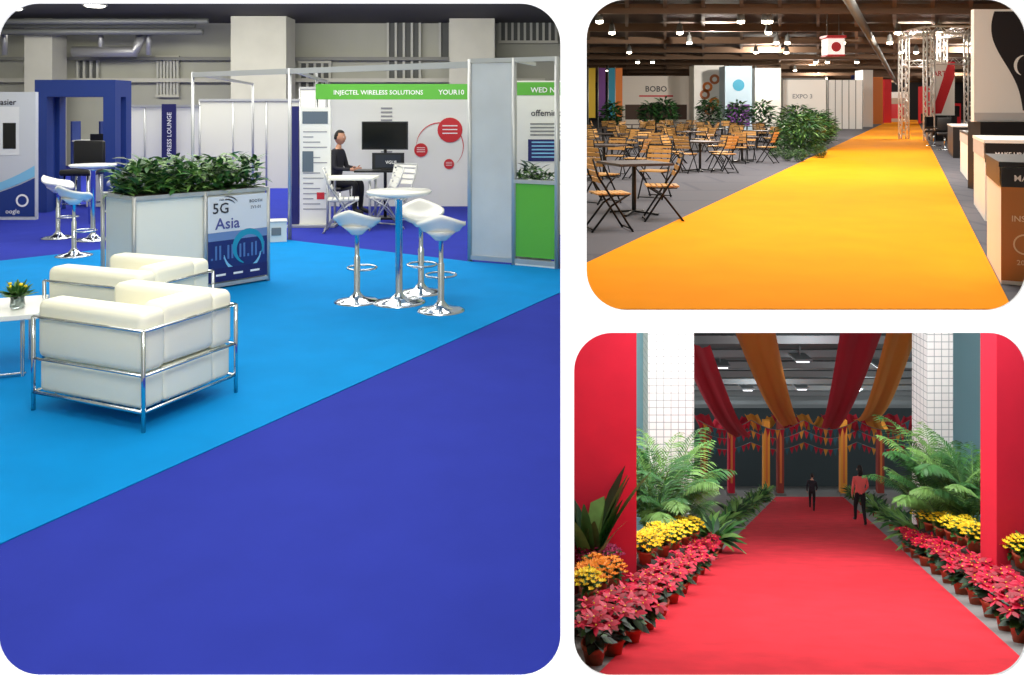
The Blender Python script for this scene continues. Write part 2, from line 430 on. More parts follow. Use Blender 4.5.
# ---- booth back wall w/ red circles
m=M(); d=15.0; x0=at(330,0,d).x; x1=at(472,0,d).x
m.box(((x0+x1)/2,d+.03,1.03),(x1-x0,.05,2.06),C('booth_wall_white',(238,238,232),.5))
for u,v,r in[(450,130,.22),(421,150,.12),(449,164,.09)]:
    p=at(u,v,d); m.disc(p.x,p.z,r,redm,y=d-.012)
    for k in range(3): m.rect(p.x-r*.6,p.x+r*.6,p.z+r*(.3-.3*k),p.z+r*(.38-.3*k),wtext,y=d-.016)
p=at(440,146,d); arc(m,p.x,p.z,.42,.02,-.8,3.2,redm,d-.008)
for k in range(12):
    m.rect(x0+.9,x0+1.1,.95+k*.07,.975+k*.07,C('caption_grey',(150,150,155),.6),y=d-.01)
m.obj('booth_wall_graphic')
m=M(); d=13.6; a0=at(316,84,d); b0=at(474,99.5,d)
m.box(((a0.x+b0.x)/2,0,0),(b0.x-a0.x,.05,a0.z-b0.z),grn); m.text('INJECTEL WIRELESS SOLUTIONS',a0.x+1.0,-.045,.1,wtext,y=-.03); m.text('YOUR10',b0.x-.36,-.045,.11,wtext,y=-.03)
for x in(a0.x,b0.x): m.tube([(x,.05,-(a0.z+b0.z)/2),(x,.05,.3)],.022,alu)
m.obj('fascia_sign',(0,d,(a0.z+b0.z)/2))
m=M(); p=at(300,226,12.4); w=.45
m.box((w/2,0,.88),(w,.03,1.72),white); m.box((-.07,0,.88),(.11,.05,1.75),navy); m.box((w/2-.04,0,.02),(.7,.3,.03),alu)
for k in range(16): m.rect(.05,w-.05-.1*(k%3),.25+k*.075,.265+k*.075,C('caption_grey'),y=-.02)
m.rect(.04,w-.04,1.5,1.68,C('poster_photo',(96,110,120),.5),y=-.02); m.rect(.04,.2,.8,1.1,C('poster_photo'),y=-.022); m.rect(.25,.36,.4,.5,redm,y=-.022)
m.obj('poster_stand',(p.x,12.4,0))
m=M(); m.box((0,0,1.3),(.72,.05,.44),black); m.rect(-.34,.34,1.1,1.5,screen,y=-.03); m.tube([(0,.03,.02),(0,.03,1.3)],.025,black); m.box((0,.02,.015),(.5,.35,.03),black); m.box((0,0,.75),(.9,.4,.03),black)
m.box((.05,0,.9),(.5,.03,.26),black); m.rect(-.15,.25,.8,1.0,C('screen_ui',(30,36,50),.3),y=-.02); m.box((.05,0,.77),(.2,.15,.02),black); m.text('VGUS',.1,.86,.07,wtext,y=-.03)
m.obj('monitor_stand',(at(385,0,13.3).x,13.3,0))
m=M(); m.box((0,0,.72),(.7,.6,.03),white)
for sx in(-1,1):
    for sy in(-1,1): m.tube([(sx*.3,sy*.25,0),(sx*.3,sy*.25,.71)],.018,alu)
sq=m.obj('square_table',(at(352,0,12.3).x,12.3,0))
def folding(fr,sl,name,fat=1):
    m=M(); w=.21
    for sx in(-1,1):
        x=sx*w
        m.tube([(x,-.24,0),(x,.05,.45),(x,.2,.68),(x,.26,.88)],.012*fat,fr,6)
        x=sx*(w-.025); m.tube([(x,.27,0),(x,.02,.32),(x,-.2,.455)],.012*fat,fr,6)
        m.tube([(x,-.2,.44),(x,.18,.44)],.01,fr,6)
    m.tube([(-w,-.235,.03),(w,-.235,.03)],.01,fr,6); m.tube([(-w,.25,.03),(w,.25,.03)],.01,fr,6); m.tube([(-w,.26,.88),(w,.26,.88)],.012,fr,6)
    for i in range(6): m.box((0,-.19+i*.073,.46),(2*w-.03,.058,.018),sl)
    for i,z in enumerate((.62,.7,.78,.86)): m.box((0,.155+.035*i,z),(2*w-.01,.016,.058),sl,rx=-.25)
    return m
fc=folding(alu,white,'').obj('folding_chair',(at(343,0,11.9).x,11.9,0),math.radians(100))
dup(fc,(at(383,0,12.2).x,12.2,0),math.radians(-70)); dup(fc,(at(398,0,13).x,12.7,0),math.radians(-30))
m=M(); m.box((0,0,.13),(.26,.26,.26),white); m.box((0,0,.265),(.28,.28,.02),C('lid_grey',(200,200,200),.5)); m.box((0,-.135,.14),(.12,.01,.1),grey); m.obj('waste_bin',g(276,241),.3,bevel=.01)
def partition(u0,u1,v0,d,name,mat=white,n=3):
    x0=at(u0,0,d).x;x1=at(u1,0,d).x;z=CZ-(v0-HZ)/F*d; m=M()
    m.box(((x0+x1)/2,d,z/2),(x1-x0,.04,z),mat)
    for i in range(n+1): m.tube([(x0+(x1-x0)*i/n,d-.02,0),(x0+(x1-x0)*i/n,d-.02,z)],.02,alu)
    m.bar((x0,d-.03,z),(x1,d-.03,z),.04,.05,alu); return m.obj(name)
partition(118,200,106,17,'partition_wall',n=3); partition(200,300,100,18.5,'partition_wall',C('panel_cream',(212,212,200),.6),3); partition(300,332,88,19.5,'partition_wall',n=1); partition(-30,60,98,16.5,'partition_wall',C('panel_cream'),4)
partition(470,562,90,15.5,'partition_wall',C('panel_cream'),3)
m=M(); a0=at(162,104,16.6); b0=at(176,168,16.6); m.box(((a0.x+b0.x)/2,0,(a0.z)/2),(b0.x-a0.x,.04,a0.z),navy); m.text('XPRESS LOUNGE',b0.x-.08,.75,.12,wtext,y=-.03,al='LEFT',rot=math.pi/2); m.obj('banner',(0,16.6,0))
m=M(); d=14.2; X=lambda u: at(u,0,d).x
zt=CZ-(80-HZ)/F*d
for y in(d,d+.4):
    for u in(44,112): m.box((X(u),y,(zt-.28)/2),(.2,.2,zt-.28),royal)
    m.box(((X(38)+X(118))/2,y,zt-.14),(X(118)-X(38),.2,.28),royal)
for u in(44,112): m.box((X(u),d+.2,zt-.14),(.2,.2,.28),royal)
m.box((X(44),d+.2,zt/2-.14),(.08,.2,zt-.28),royal)
m.obj('blue_display_portal')
m=M(); m.box((0,0,.5),(.5,.4,1.0),white); m.box((0,0,1.02),(.6,.5,.04),white); m.box((-.05,-.05,1.16),(.4,.03,.24),black); m.obj('display_counter',(X(80),15.1,0),bevel=.01)
m=M()
for k in range(3): m.box((0,0,.15+.5*k),(.5,.3,.03),white)
for sx in(-1,1): m.box((sx*.25,0,.75),(.03,.3,1.5),royal)
m.obj('brochure_shelf',(X(60),15.2,0))
m=M(); m.rbox((0,0,.66),(.42,.4,.08),.03,black); m.rbox((0,.2,.9),(.42,.06,.34),.03,black)
for sx in(-1,1):
    for sy in(-1,1): m.tube([(sx*.15,sy*.15,.64),(sx*.2,sy*.2,0)],.012,chrome)
m.tube([(-.18,-.18,.25),(.18,-.18,.25),(.18,.18,.25),(-.18,.18,.25)],.01,chrome,closed=True)
m.obj('bar_chair',g(82,222),0,1.15)
m=M(); q0=Vector((-9.0,13.2,0)); q1=at(37,0,13.2); w=q1.x-q0.x
zt=CZ-(92-HZ)/F*13.2
m.box((w/2,0,zt/2),(w,.08,zt),C('panel_grey_white',(206,210,216),.5))
m.rect(w-.95,w-.25,1.0,1.75,C('panel_white2',(228,230,232),.5),y=-.045); m.rect(w-.5,w-.3,1.1,1.5,screen,y=-.05)
m.text('easier',w-.45,1.78,.13,dtext,y=-.05)
m.poly([(w-1.4,-.046,0.05)]+[(w-1.4+1.39*k/12,-.046,.3+.35*(k/12)**2) for k in range(13)]+[(w-.01,-.046,0.05)],royal)
m.poly([(w-1.4+1.39*k/12,-.05,.32+.35*(k/12)**2) for k in range(13)]+[(w-1.39*(k/12)-.01,-.05,.42+.42*((12-k)/12)**2) for k in range(13)],aqua)
m.disc(w-.2,.3,.1,wtext,y=-.052,r2=.07); m.text('oogle',w-.35,.1,.1,wtext,y=-.052)
m.obj('graphic_display_wall',q0,0)
# ================= PEOPLE
def skinpart(m,verts,edges,rad,mats,root=0,sub=1):
    me=bpy.data.meshes.new('s'); me.from_pydata([tuple(v) for v in verts],edges,[]); o=bpy.data.objects.new('s',me); COL.objects.link(o)
    o.modifiers.new('k','SKIN')
    for i,r in enumerate(rad):
        me.skin_vertices[0].data[i].radius=(r if isinstance(r,tuple) else (r,r)); me.skin_vertices[0].data[i].use_root=(i==root)
    s=o.modifiers.new('u','SUBSURF'); s.levels=sub; s.render_levels=sub
    ev=o.evaluated_get(bpy.context.evaluated_depsgraph_get()).to_mesh()
    V=[v.co.copy() for v in ev.vertices]; FS=[tuple(p.vertices) for p in ev.polygons]; fm=[]
    vv=[Vector(v) for v in verts]
    for f in FS:
        c=sum((V[k] for k in f),Vector())/len(f); best=None
        for e,mt in zip(edges,mats):
            a,b=vv[e[0]],vv[e[1]]; ab=b-a; t=max(0,min(1,(c-a).dot(ab)/ab.length_squared)); dd=(c-a-ab*t).length
            if best is None or dd<best[0]: best=(dd,mt)
        fm.append(best[1])
    m.add(V,FS,fm,True); bpy.data.objects.remove(o)
def person(name,J,top,pants,shoe,loc,rz,scale=1,longhair=False,bare=False):
    m=M(); J={k:Vector(v) for k,v in J.items()}
    ks=['pelvis','belly','chest','neck','head','shL','elL','wrL','pmL','shR','elR','wrR','pmR','hipL','knL','anL','toL','hipR','knR','anR','toR']
    ix={k:i for i,k in enumerate(ks)}
    for s_ in'LR': J['pm'+s_]=J['wr'+s_]+(J['wr'+s_]-J['el'+s_]).normalized()*.07
    E=[('pelvis','belly',top),('belly','chest',top),('chest','neck',top),('neck','head',skin)]
    for s_ in'LR': E+=[('chest','sh'+s_,top),('sh'+s_,'el'+s_,top),('el'+s_,'wr'+s_,skin if bare else top),('wr'+s_,'pm'+s_,skin),('pelvis','hip'+s_,pants),('hip'+s_,'kn'+s_,pants),('kn'+s_,'an'+s_,pants),('an'+s_,'to'+s_,shoe)]
    rad={'pelvis':.125,'belly':.115,'chest':.13,'neck':.05,'head':.05,'sh':.06,'el':.042,'wr':.028,'pm':.03,'hip':.095,'kn':.06,'an':.042,'to':.035}
    skinpart(m,[J[k] for k in ks],[(ix[a],ix[b]) for a,b,_ in E],[rad.get(k,rad.get(k[:-1])) for k in ks],[e[2] for e in E],0,2)
    for s_,sg in(('L',1),('R',-1)):
        w=J['wr'+s_]; d=(w-J['el'+s_]).normalized(); sd=d.cross(Vector((1,0,0))).normalized()
        for i,l in enumerate((.07,.08,.075,.06)):
            b0=w+d*.06+sd*(.028-.018*i); b1=b0+d*l*.6; b2=b1+(d*.8+Vector((-sg*.5,0,0))).normalized()*l*.5
            skinpart(m,[b0,b1,b2],[(0,1),(1,2)],[.009,.0085,.007],[skin]*2)
        b0=w+d*.02+sd*.02; b1=b0+(d+sd).normalized()*.045; b2=b1+(d*1.0+sd*.3).normalized()*.03
        skinpart(m,[b0,b1,b2],[(0,1),(1,2)],[.011,.0095,.008],[skin]*2)
    hc=J['head']+Vector((0,-.01,.1)); n,k_=18,14
    def hp(la,lo,s=1):
        x=math.cos(la)*math.cos(lo);y=math.cos(la)*math.sin(lo);z=math.sin(la)
        p=Vector((x*.074*(1-.22*max(0,-z)),y*.093,z*.118))*s
        if s==1:
            dn=Vector((x,y+1,z+.1)).length
            if dn<.32: p.y-=.024*(1-dn/.32)
        return hc+p
    def grid(s,cond,mt):
        vs=[hp(-math.pi/2+math.pi*i/k_,2*math.pi*j/n,s) for i in range(k_+1) for j in range(n)]; fs=[]
        for i in range(k_):
            for j in range(n):
                la=-math.pi/2+math.pi*(i+.5)/k_; lo=2*math.pi*(j+.5)/n
                if cond(math.cos(la)*math.cos(lo),math.cos(la)*math.sin(lo),math.sin(la)): fs.append((i*n+j,i*n+(j+1)%n,(i+1)*n+(j+1)%n,(i+1)*n+j))
        m.add(vs,fs,mt,True)
    grid(1,lambda x,y,z:True,skin)
    grid(1.1,lambda x,y,z:(z>.55) or (y>-.1 and z>(-.95 if longhair else -.3)),hair)
    if longhair: m.rbox(hc+Vector((0,.07,-.1)),(.13,.05,.16),.025,hair)
    for sg in(-1,1):
        m.rbox(hc+Vector((sg*.03,-.083,.01)),(.022,.014,.012),.005,wtext,seg=2); m.rbox(hc+Vector((sg*.03,-.089,.01)),(.009,.008,.009),.004,black,seg=2)
        m.rbox(hc+Vector((sg*.076,.0,-.005)),(.016,.035,.055),.007,skin,seg=2)
    m.rbox(hc+Vector((0,-.078,-.058)),(.045,.012,.012),.005,C('lips',(160,80,75),.5),seg=2)
    return m.obj(name,loc,rz,scale)
walk={'pelvis':(0,0,.93),'belly':(0,0,1.1),'chest':(0,-.01,1.3),'neck':(0,-.01,1.44),'head':(0,-.02,1.53),
 'shL':(.17,0,1.38),'elL':(.23,.07,1.12),'wrL':(.22,-.02,.88),'shR':(-.17,0,1.38),'elR':(-.23,-.02,1.12),'wrR':(-.2,-.17,.93),
 'hipL':(.085,0,.88),'knL':(.09,-.14,.5),'anL':(.09,-.14,.09),'toL':(.1,-.29,.035),'hipR':(-.085,0,.88),'knR':(-.09,.04,.48),'anR':(-.09,.24,.13),'toR':(-.1,.12,.035)}
sit={'pelvis':(0,0,.55),'belly':(0,-.01,.72),'chest':(0,-.04,.93),'neck':(0,-.06,1.07),'head':(0,-.08,1.15),
 'shL':(.17,-.04,1.01),'elL':(.22,-.1,.76),'wrL':(.12,-.33,.74),'shR':(-.17,-.04,1.01),'elR':(-.22,-.1,.76),'wrR':(-.12,-.33,.74),
 'hipL':(.09,-.02,.52),'knL':(.11,-.42,.52),'anL':(.11,-.4,.09),'toL':(.11,-.56,.035),'hipR':(-.09,-.02,.52),'knR':(-.11,-.42,.52),'anR':(-.11,-.4,.09),'toR':(-.11,-.56,.035)}
suit=C('cloth_dark_suit',(40,40,48),.9); trs=C('cloth_black',(24,24,28),.9); pink=C('cloth_coral',(240,104,100),.9)
pp=Vector((at(335,0,13.9).x,13.9,0))
person('seated_person',sit,suit,trs,black,pp,math.radians(75),1.0)
m=M(); m.rbox((0,0,.42),(.42,.42,.07),.03,black); m.rbox((0,.22,.75),(.4,.05,.45),.02,black)
for sx in(-1,1):
    for sy in(-1,1): m.tube([(sx*.18,sy*.18,.4),(sx*.2,sy*.2,0)],.014,chrome)
m.obj('office_chair',pp,math.radians(75))
# ================= ROOM 2 : orange aisle hall
d0=7.21; FD=150
carp2=gridmat('carpet_tile_grey',(92,92,100),(80,80,90),2.0,2.0,.03,'XY',.95,.5)
slab('floor_orange_hall',[(PX*d0,d0),(.75*d0,d0),(.75*FD,FD),(PX*FD,FD)],0,.06,carp2)
slab('trim_sill',[(PX*D,D+.02),(.75*D,D+.02),(.75*d0,d0),(PX*d0,d0)],0,.015,C('wall_white_paint'),zf=lambda y:1.205+(y-D)*(-.02-1.205)/(d0-D))
slab('ceiling_orange_hall',[(PX*D,D+.02),(.75*D,D+.02),(.75*FD,FD),(PX*FD,FD)],6.9,.1,C('ceiling_brown',(74,58,48),.9))
wallq('wall_far',(PX*FD,FD),(.75*FD,FD),0,6.8,C('wall_dark'))
e=.4706
L0=g(587,263); R0=g(1010,305)
def along(p,d): return (p.x+e*(d-p.y),d)
dc=(L0.x-e*L0.y-.02)/(PX-e)
slab('carpet_orange_aisle',[(PX*d0+.03,d0+.01),along(R0,d0+.01),along(R0,145),along(L0,145),(PX*dc+.03,dc)],.012,.01,orange)
m=M(); brown=C('beam_brown',(108,84,64),.8)
for y in range(40,148,9):
    m.box((.4*y,y,6.45),(.68*y,.35,.45),brown)
for k in range(14):
    s_=.09+.045*k
    m.bar((s_*36,36,6.6),(s_*148,148,6.6),.18,.25,brown)
m.obj('roof_beams')
m=M()
m.tube([(e*30-2.5,30,6.05),(e*140-2.5,140,6.05)],.2,grey,10)
m.obj('ventilation_duct')
lampm=C('lamp_warm_glow',(255,240,210),em=18)
hl=None
for i,d in enumerate([41]*4+[47]*5+[54]*6+[63]*5+[76]*6+[92]*6+[115]*5):
    x=R(.1,.58)*d
    if abs(x-(e*d-2.5))<.8: x+=1.8
    if hl is None:
        m=M()
        m.lathe([(.05,.5),(.12,.45),(.2,.05),(.2,0)],grey,n=12); m.lathe([(.18,0),(.17,-.1),(.05,-.14)],lampm,n=12); m.tube([(0,0,.45),(0,0,.75)],.03,grey,5); hl=m.obj('hall_lamp',(x,d,6.0))
    else: dup(hl,(x,d,6.0))
bc=folding(C('black_steel',(22,22,24),.4,.5),wood,'',1.15).obj('slatted_folding_chair',g(609,230),math.radians(100),1.15)
m=M(); m.box((0,0,.755),(.85,.85,.04),C('table_dark',(66,58,58),.5)); m.tube([(0,0,.03),(0,0,.74)],.035,black)
for a_ in range(4):
    t=a_*math.pi/2+.785; m.bar((0,0,.05),(.38*math.cos(t),.38*math.sin(t),.015),.05,.03,black)
ct=m.obj('cafe_table',g(634,214),.3,1.1,bevel=.005)
dup(bc,g(662,220),math.radians(-95),1.17); dup(bc,g(601,203),math.radians(130),1.15); dup(bc,g(655,198),math.radians(-30),1.15)
sets=[(700,171),(604,178),(650,163),(742,162),(612,156),(690,152),(757,150),(722,146),(640,148),(668,143),(603,145),(747,141),(700,139),(772,143),(632,138),(725,136),(655,135),(608,136),(680,134.5)]
for i,(u,v) in enumerate(sets):
    p=g(u,v); r0=R(0,1.5); dup(ct,p,r0,1.08)
    for k in range(4):
        t=r0+k*math.pi/2+R(-.2,.2); q=p+Vector((math.cos(t),math.sin(t),0))*.85
        if q.x<PX*q.y+.4: continue
        dup(bc,q,t-math.pi/2,1.12)
def shrub(n,rx,rz,ll,ww,ms,pot=True):
    m=M()
    if pot: m.lathe([(.22,0),(.3,.4),(.32,.42),(.27,.42),(.25,.38)],C('pot_dark',(60,55,52),.6),n=16); m.tube([(0,0,.35),(0,0,.9)],.03,soil,6)
    for i in range(n):
        t=R(0,6.28);ph=R(-1,1);q=R(.4,1)**.6; s_=math.sqrt(1-ph*ph)
        p=Vector((rx*q*s_*math.cos(t),rx*q*s_*math.sin(t),(.35 if pot else .0)+rz+rz*q*ph))
        if p.z<.02: p.z=.02
        m.leaf(p,(math.cos(t),math.sin(t),R(-.2,1.2)),ll*R(.6,1.3),ww,random.choice(ms),.7)
    return m
sb=shrub(1100,.7,.8,.26,.065,[leafA,leafD,leafA,leafB],False).obj('shrub',g(802,156))
dup(sb,g(787,151),1,.8); dup(sb,g(813,150),2,1.05); dup(sb,g(797,146),3,1.25); dup(sb,g(818,147),1.3,1.1); dup(sb,g(800,162),1.9,.28); dup(sb,g(775,158),.9,.28); dup(sb,g(787,161),.3,.25); dup(sb,g(820,158),.3,.3)
ps=shrub(350,.6,.8,.35,.13,[leafA,leafD],True).obj('potted_shrub',g(709,132),0,1.35)
for u,v,s_ in[(665,133,1.35),(737,135,1.2),(762,136,1.2),(650,133,1.2),(612,133,1.2)]: dup(ps,g(u,v),u,s_)
def boxbooth(name,u0,u1,vt,vb,dep,mats,extra=None):
    p=g(u0,vb); q=g(u1,vb); d=p.y; z=min(CZ-(vt-HZ)/F*d,5.7); w=q.x-p.x; m=M()
    m.box((w/2,dep/2,z/2),(w,dep,z),mats)
    if extra: extra(m,w,z)
    return m.obj(name,(p.x,d,0))
cream=C('booth_white',(246,244,238),.5)
og=C('graphic_orange',(238,130,40),.5); pk=C('graphic_purple',(120,60,150),.5); yl=C('graphic_yellow',(240,200,50),.5)
def e1(m,w,z):
    m.text('EXPO 3',w*.45,z*.6,.55,C('caption_grey'),y=-.03); m.rect(0,w,z-.15,z,grey,y=-.02); m.rect(w*.1,w*.3,0,z*.45,C('booth_mid_grey',(150,150,155),.6),y=-.02)  # last rectangle: plain mid-grey area low on the booth front
boxbooth('exhibition_booth',783,826,78,129,4,cream,e1)
boxbooth('exhibition_booth',828,862,80,129,10,C('booth_grey_white',(225,225,222),.6),lambda m,w,z:[m.rect(w*.2*k,w*.2*k+.08,0,z,grey,y=-.02) for k in range(6)])
def e2(m,w,z):
    for k in range(5): m.disc(w*.5+.5*math.sin(k*2),z*(.3+.12*k),.45,og if k%2 else C('graphic_amber',(190,110,60),.5),y=-.03,r2=.22)
boxbooth('graphic_booth_tower',694,724,54,129,2,cream,e2)
boxbooth('graphic_booth_tower',725,752,66,130,2,C('booth_pale_blue',(186,212,228),.5),lambda m,w,z:[m.disc(w*.5,z*.7,.5,teal,y=-.03),m.rect(.2,w-.2,.3,z*.4,pk,y=-.03)])
boxbooth('exhibition_booth',755,781,68,130,3,cream,lambda m,w,z:[m.rect(.2,w-.2,z*.5,z*.8,C('booth_light_panel',(255,250,240),em=1.2),y=-.03)])
boxbooth('cafe_kiosk',622,690,76,128,3,C('kiosk_white',(238,230,220),.6),lambda m,w,z:[m.text('BOBO',w*.5,z*.7,.75,dtext,y=-.04),m.rect(.3,w-.3,.8,z*.45,C('kiosk_inside',(80,60,50),.7),y=-.03),m.rect(w*.25,w*.75,z*.6,z*.63,redm,y=-.03)])
for u,mt in((592,yl),(602,pk),(612,teal),(619,og)):
    p=g(u,129); m=M(); z=CZ-(68-HZ)/F*p.y; m.box((0,0,z/2+.5),(.6,.06,z-1),mt); m.tube([(-.34,0,0),(-.34,0,z+.1)],.05,alu,6); m.box((-.2,0,.03),(.8,.6,.05),grey); m.obj('feather_flag',p)
for u,v,w,mt in((868,127,10,C('booth_grey_white')),(878,124,10,og),(862,125,8,royal),(888,123,7,redm)):
    boxbooth('booth_side_panel',u-w/2,u+w/2,70,v,2,mt)
boxbooth('distant_booth',886,908,92,122,3,C('booth_tan',(190,170,150),.6),lambda m,w,z:[m.rect(w*.2,w*.8,.5,z*.6,redm,y=-.03),m.rect(0,w,z*.8,z,cream,y=-.03)])
boxbooth('distant_booth',930,952,86,124,3,redm,lambda m,w,z:[m.rect(w*.1,w*.6,.3,z*.6,C('panel_black',(24,22,24),.4),y=-.03),m.rect(0,w,z*.85,z,cream,y=-.03)])
m=M(); alw=C('truss_white',(225,222,218),.35,.2); p=g(929,141); q=g(970,141); zt=6.1
for dy in(0,3):
    for x in(p.x,q.x): m.truss((x,p.y+dy,0),(x,p.y+dy,zt),.4,alw,.045)
    m.truss((p.x,p.y+dy,zt),(q.x+3,p.y+dy,zt),.4,alw,.04)
    m.truss((p.x,p.y+dy,zt*.72),(q.x,p.y+dy,zt*.72),.35,alw,.03)
for x in(p.x,q.x): m.truss((x,p.y,zt),(x,p.y+3,zt),.4,alw,.035)
m.obj('truss_tower')
m=M(); w=1.3; m.box((0,0,2.9),(w,.1,3.0),cream); m.poly([(-w/2,-.06,1.5),(-.1,-.06,1.5),(w/2,-.06,3.6),(w/2,-.06,4.4),(.3,-.06,4.4)],redm); m.text('ART',-.2,3.6,.4,redm,y=-.07); m.box((0,0,.7),(w,.6,1.4),C('booth_black',(30,28,30),.5)); m.obj('promo_sign',(p.x+1.15,p.y+.8,0))
p=at(833,47,43.5); m=M(); m.box((0,0,0),(.85,.85,.8),C('lantern_white',(250,245,240),em=.6)); m.box((0,0,.5),(1.0,1.0,.12),redm); m.disc(0,-.02,.25,redm,y=-.44); m.box((0,0,-.45),(.9,.9,.08),redm)
for sx in(-1,1): m.tube([(sx*.3,0,.5),(sx*.3,0,6.7-p.z)],.02,grey,5)
m.obj('hanging_sign',p)
adir=Vector((e,1,0)).normalized(); aang=math.atan2(adir.y,adir.x)
amber=C('panel_amber',(190,122,52),.5); blk=C('panel_black'); cream2=C('text_cream',(240,220,180),.5)
def counter(name,u,v,L,W,H,body,top,fn=None,fe=None):
    p=g(u,v); m=M(); m.box((L/2,-W/2,H/2),(L,W,H),body); m.box((L/2,-W/2,H+.02),(L+.04,W+.04,.05),top)
    m.T=Matrix.Translation((L,0,0))@Matrix.Rotation(math.pi,4,'Z')
    if fn: fn(m,L,H)
    m.T=Matrix.Rotation(-math.pi/2,4,'Z')
    if fe: fe(m,W,H)
    m.T=Matrix.Identity(4); return m.obj(name,p,aang)
def end1(m,W,H):
    m.rect(0.0,W,.04,H-.2,amber,y=-.012); m.rect(0,W,H-.2,H-.01,blk,y=-.013)
    m.text('MAKE UP',.28,H-.14,.085,wtext,y=-.02); m.text('INSPIRE',.22,.62,.08,cream2,y=-.02); m.disc(.2,.4,.1,cream2,y=-.018,r2=.085); m.text('2024',.2,.2,.07,cream2,y=-.02)
counter('reception_desk',1001,284,1.7,1.1,1.15,cream,blk,lambda m,L,H:[m.rect(0,L,H-.2,H-.01,blk,y=-.012)],end1)
def f2(m,L,H): m.rect(.0,L,H-.25,H,C('panel_soft_grey',(200,198,196),.5),y=-.012)
def end2(m,W,H): m.rect(.0,W,H-.3,H,blk,y=-.012); m.text('MAKE UP FOR YOU',.5,H-.2,.085,wtext,y=-.02)
counter('display_desk',985,221,2.6,1.5,1.2,cream,cream,f2,end2)
counter('display_desk',969,182,4.0,1.2,1.1,cream,blk,f2,end2)
counter('display_desk',953,158,5,1.2,1.1,blk,cream,None)
m=M()
for x,h in((.3,.25),(.6,.18),(1.1,.3),(1.4,.2),(1.9,.22)): m.box((x,-.4,h/2),(.14,.14,h),random.choice([blk,redm,cream]))
m.obj('product_boxes',g(969,182)+Vector((0,0,1.145)),aang)
p=g(975,190); m=M(); w=1.2; z=CZ-(9-HZ)/F*p.y; zb=1.45; hz=z-zb
m.box((w/2,0.1,zb+hz/2),(w,.12,hz),cream); m.box((w/2,.15,zb/2),(w*.9,.5,zb),C('booth_black'))
sil=C('silhouette_dark',(38,34,36),.6)
n=20; L_=[]
for k in range(n+1):
    t=k/n; L_.append((w*(.52+.14*math.sin(t*5.5+.3)+.3*(1-t)**3-.1*t),.03,zb+hz*(.1+.88*t)))
for k in range(n):
    a_,b_=L_[k],L_[k+1]; m.poly([a_,(w*.99,.03,a_[2]),(w*.99,.03,b_[2]),b_],sil)
arc(m,w*.88,zb+hz*.5,.22,.07,1.6,4.4,cream,.02)
m.rect(0,w*.98,zb+.02,zb+hz*.08,C('panel_soft_grey'),y=.025)
m.obj('tall_display_panel',p)
m=M(); m.rbox((0,0,.6),(.5,.5,.1),.03,black); m.rbox((0,.22,.95),(.5,.08,.5),.03,black); m.tube([(0,0,.05),(0,0,.6)],.04,chrome); m.lathe([(.28,0),(.28,.03),(.05,.06)],chrome,n=16)
for sx in(-1,1): m.rbox((sx*.26,0,.78),(.06,.4,.05),.02,black)
bs=m.obj('salon_chair',g(934,146),.5,1.15); dup(bs,g(945,150),-.4,1.15); dup(bs,g(933,137),-.9,1.2); dup(bs,g(955,145),.9,1.2); dup(bs,g(927,133),.2,1.2)
m=M(); m.box((0,0,1.1),(1.2,.5,2.2),redm); m.rect(-.5,.5,1.2,2.0,blk,y=-.26); m.box((0,0,2.25),(1.3,.6,.1),blk); m.obj('red_display_cabinet',g(951,133))
# ================= ROOM 3 : red carpet ramp
E3=72
zf=lambda y:-0.1-SL*y
slab('floor_ramp',[(PX*D,D+.02),(.75*D,D+.02),(.75*E3,E3),(PX*E3,E3)],0,.1,C('concrete_floor',(140,140,138),.8,var=.08,scale=3),zf=zf)
a=g3(598,675); b=g3(1039,675); c3=(808-512)/F
ae=a.x-c3*a.y; be=b.x-c3*b.y
slab('carpet_red',[(c3*5.9+ae,5.9),(c3*5.9+be,5.9),(c3*47.8+be,47.8),(c3*47.8+ae,47.8)],0,.012,redc,zf=lambda y:zf(y)+.014)
hd=C('hall_dark_wall',(78,90,94),.9)
wallq('wall_hall_end',(PX*E3,E3),(.75*E3,E3),zf(E3)-1,zf(E3)+7.2,hd)
slab('ceiling_ramp_hall',[(PX*20.6,20.6),(.75*20.6,20.6),(.75*E3,E3),(PX*E3,E3)],0,.1,C('roof_grey',(120,128,130),.8),zf=lambda y:zf(y)+6.9)
pb=C('facade_pale_blue',(160,212,226),.7)
def wall3(name,u0,u1,d,mat,h=6.4,th=.2):
    x0=(u0-512)/F*d;x1=(u1-512)/F*d; m=M(); z=zf(d); m.box(((x0+x1)/2,d,z+h/2-.2),(x1-x0,th,h+.4),mat); return m.obj(name)
wall3('wall_facade_left',569,668,20.4,pb); wall3('wall_facade_right',938,1090,20.4,pb)
m=M(); x0,x1=(660-512)/F*20.4,(945-512)/F*20.4; m.box(((x0+x1)/2,20.4,zf(20.4)+6.0),(x1-x0,.2,1.4),pb); m.obj('facade_light_block')  # unseen block above the opening, added to keep light out of the hall
tile=gridmat('white_tile',(250,252,250),(158,168,172),.16,.16,.05)
def pillar(name,x0,x1,d,mat,dep,h=6.3):
    z=zf(d+dep/2)
    m=M(); m.box(((x0+x1)/2,d+dep/2,h/2-.3),(x1-x0,dep,h+.3),mat); m.obj(name,(0,0,z))
ux=lambda u,d:(u-512)/F*d
pillar('tiled_column',ux(648,18.6),ux(694,18.6),18.6,tile,.7); pillar('tiled_column',ux(912,19.3),ux(953,18.6),18.6,tile,.7)
rp=C('pillar_red_fabric',(226,32,64),.8,var=.05,scale=2,bump=.1)
pillar('red_fabric_column',ux(569,11.3),ux(636.5,11.3),11.3,rp,.6,4.6); pillar('red_fabric_column',ux(980.5,12.0),ux(1050,11.6),11.6,rp,.4,4.6)
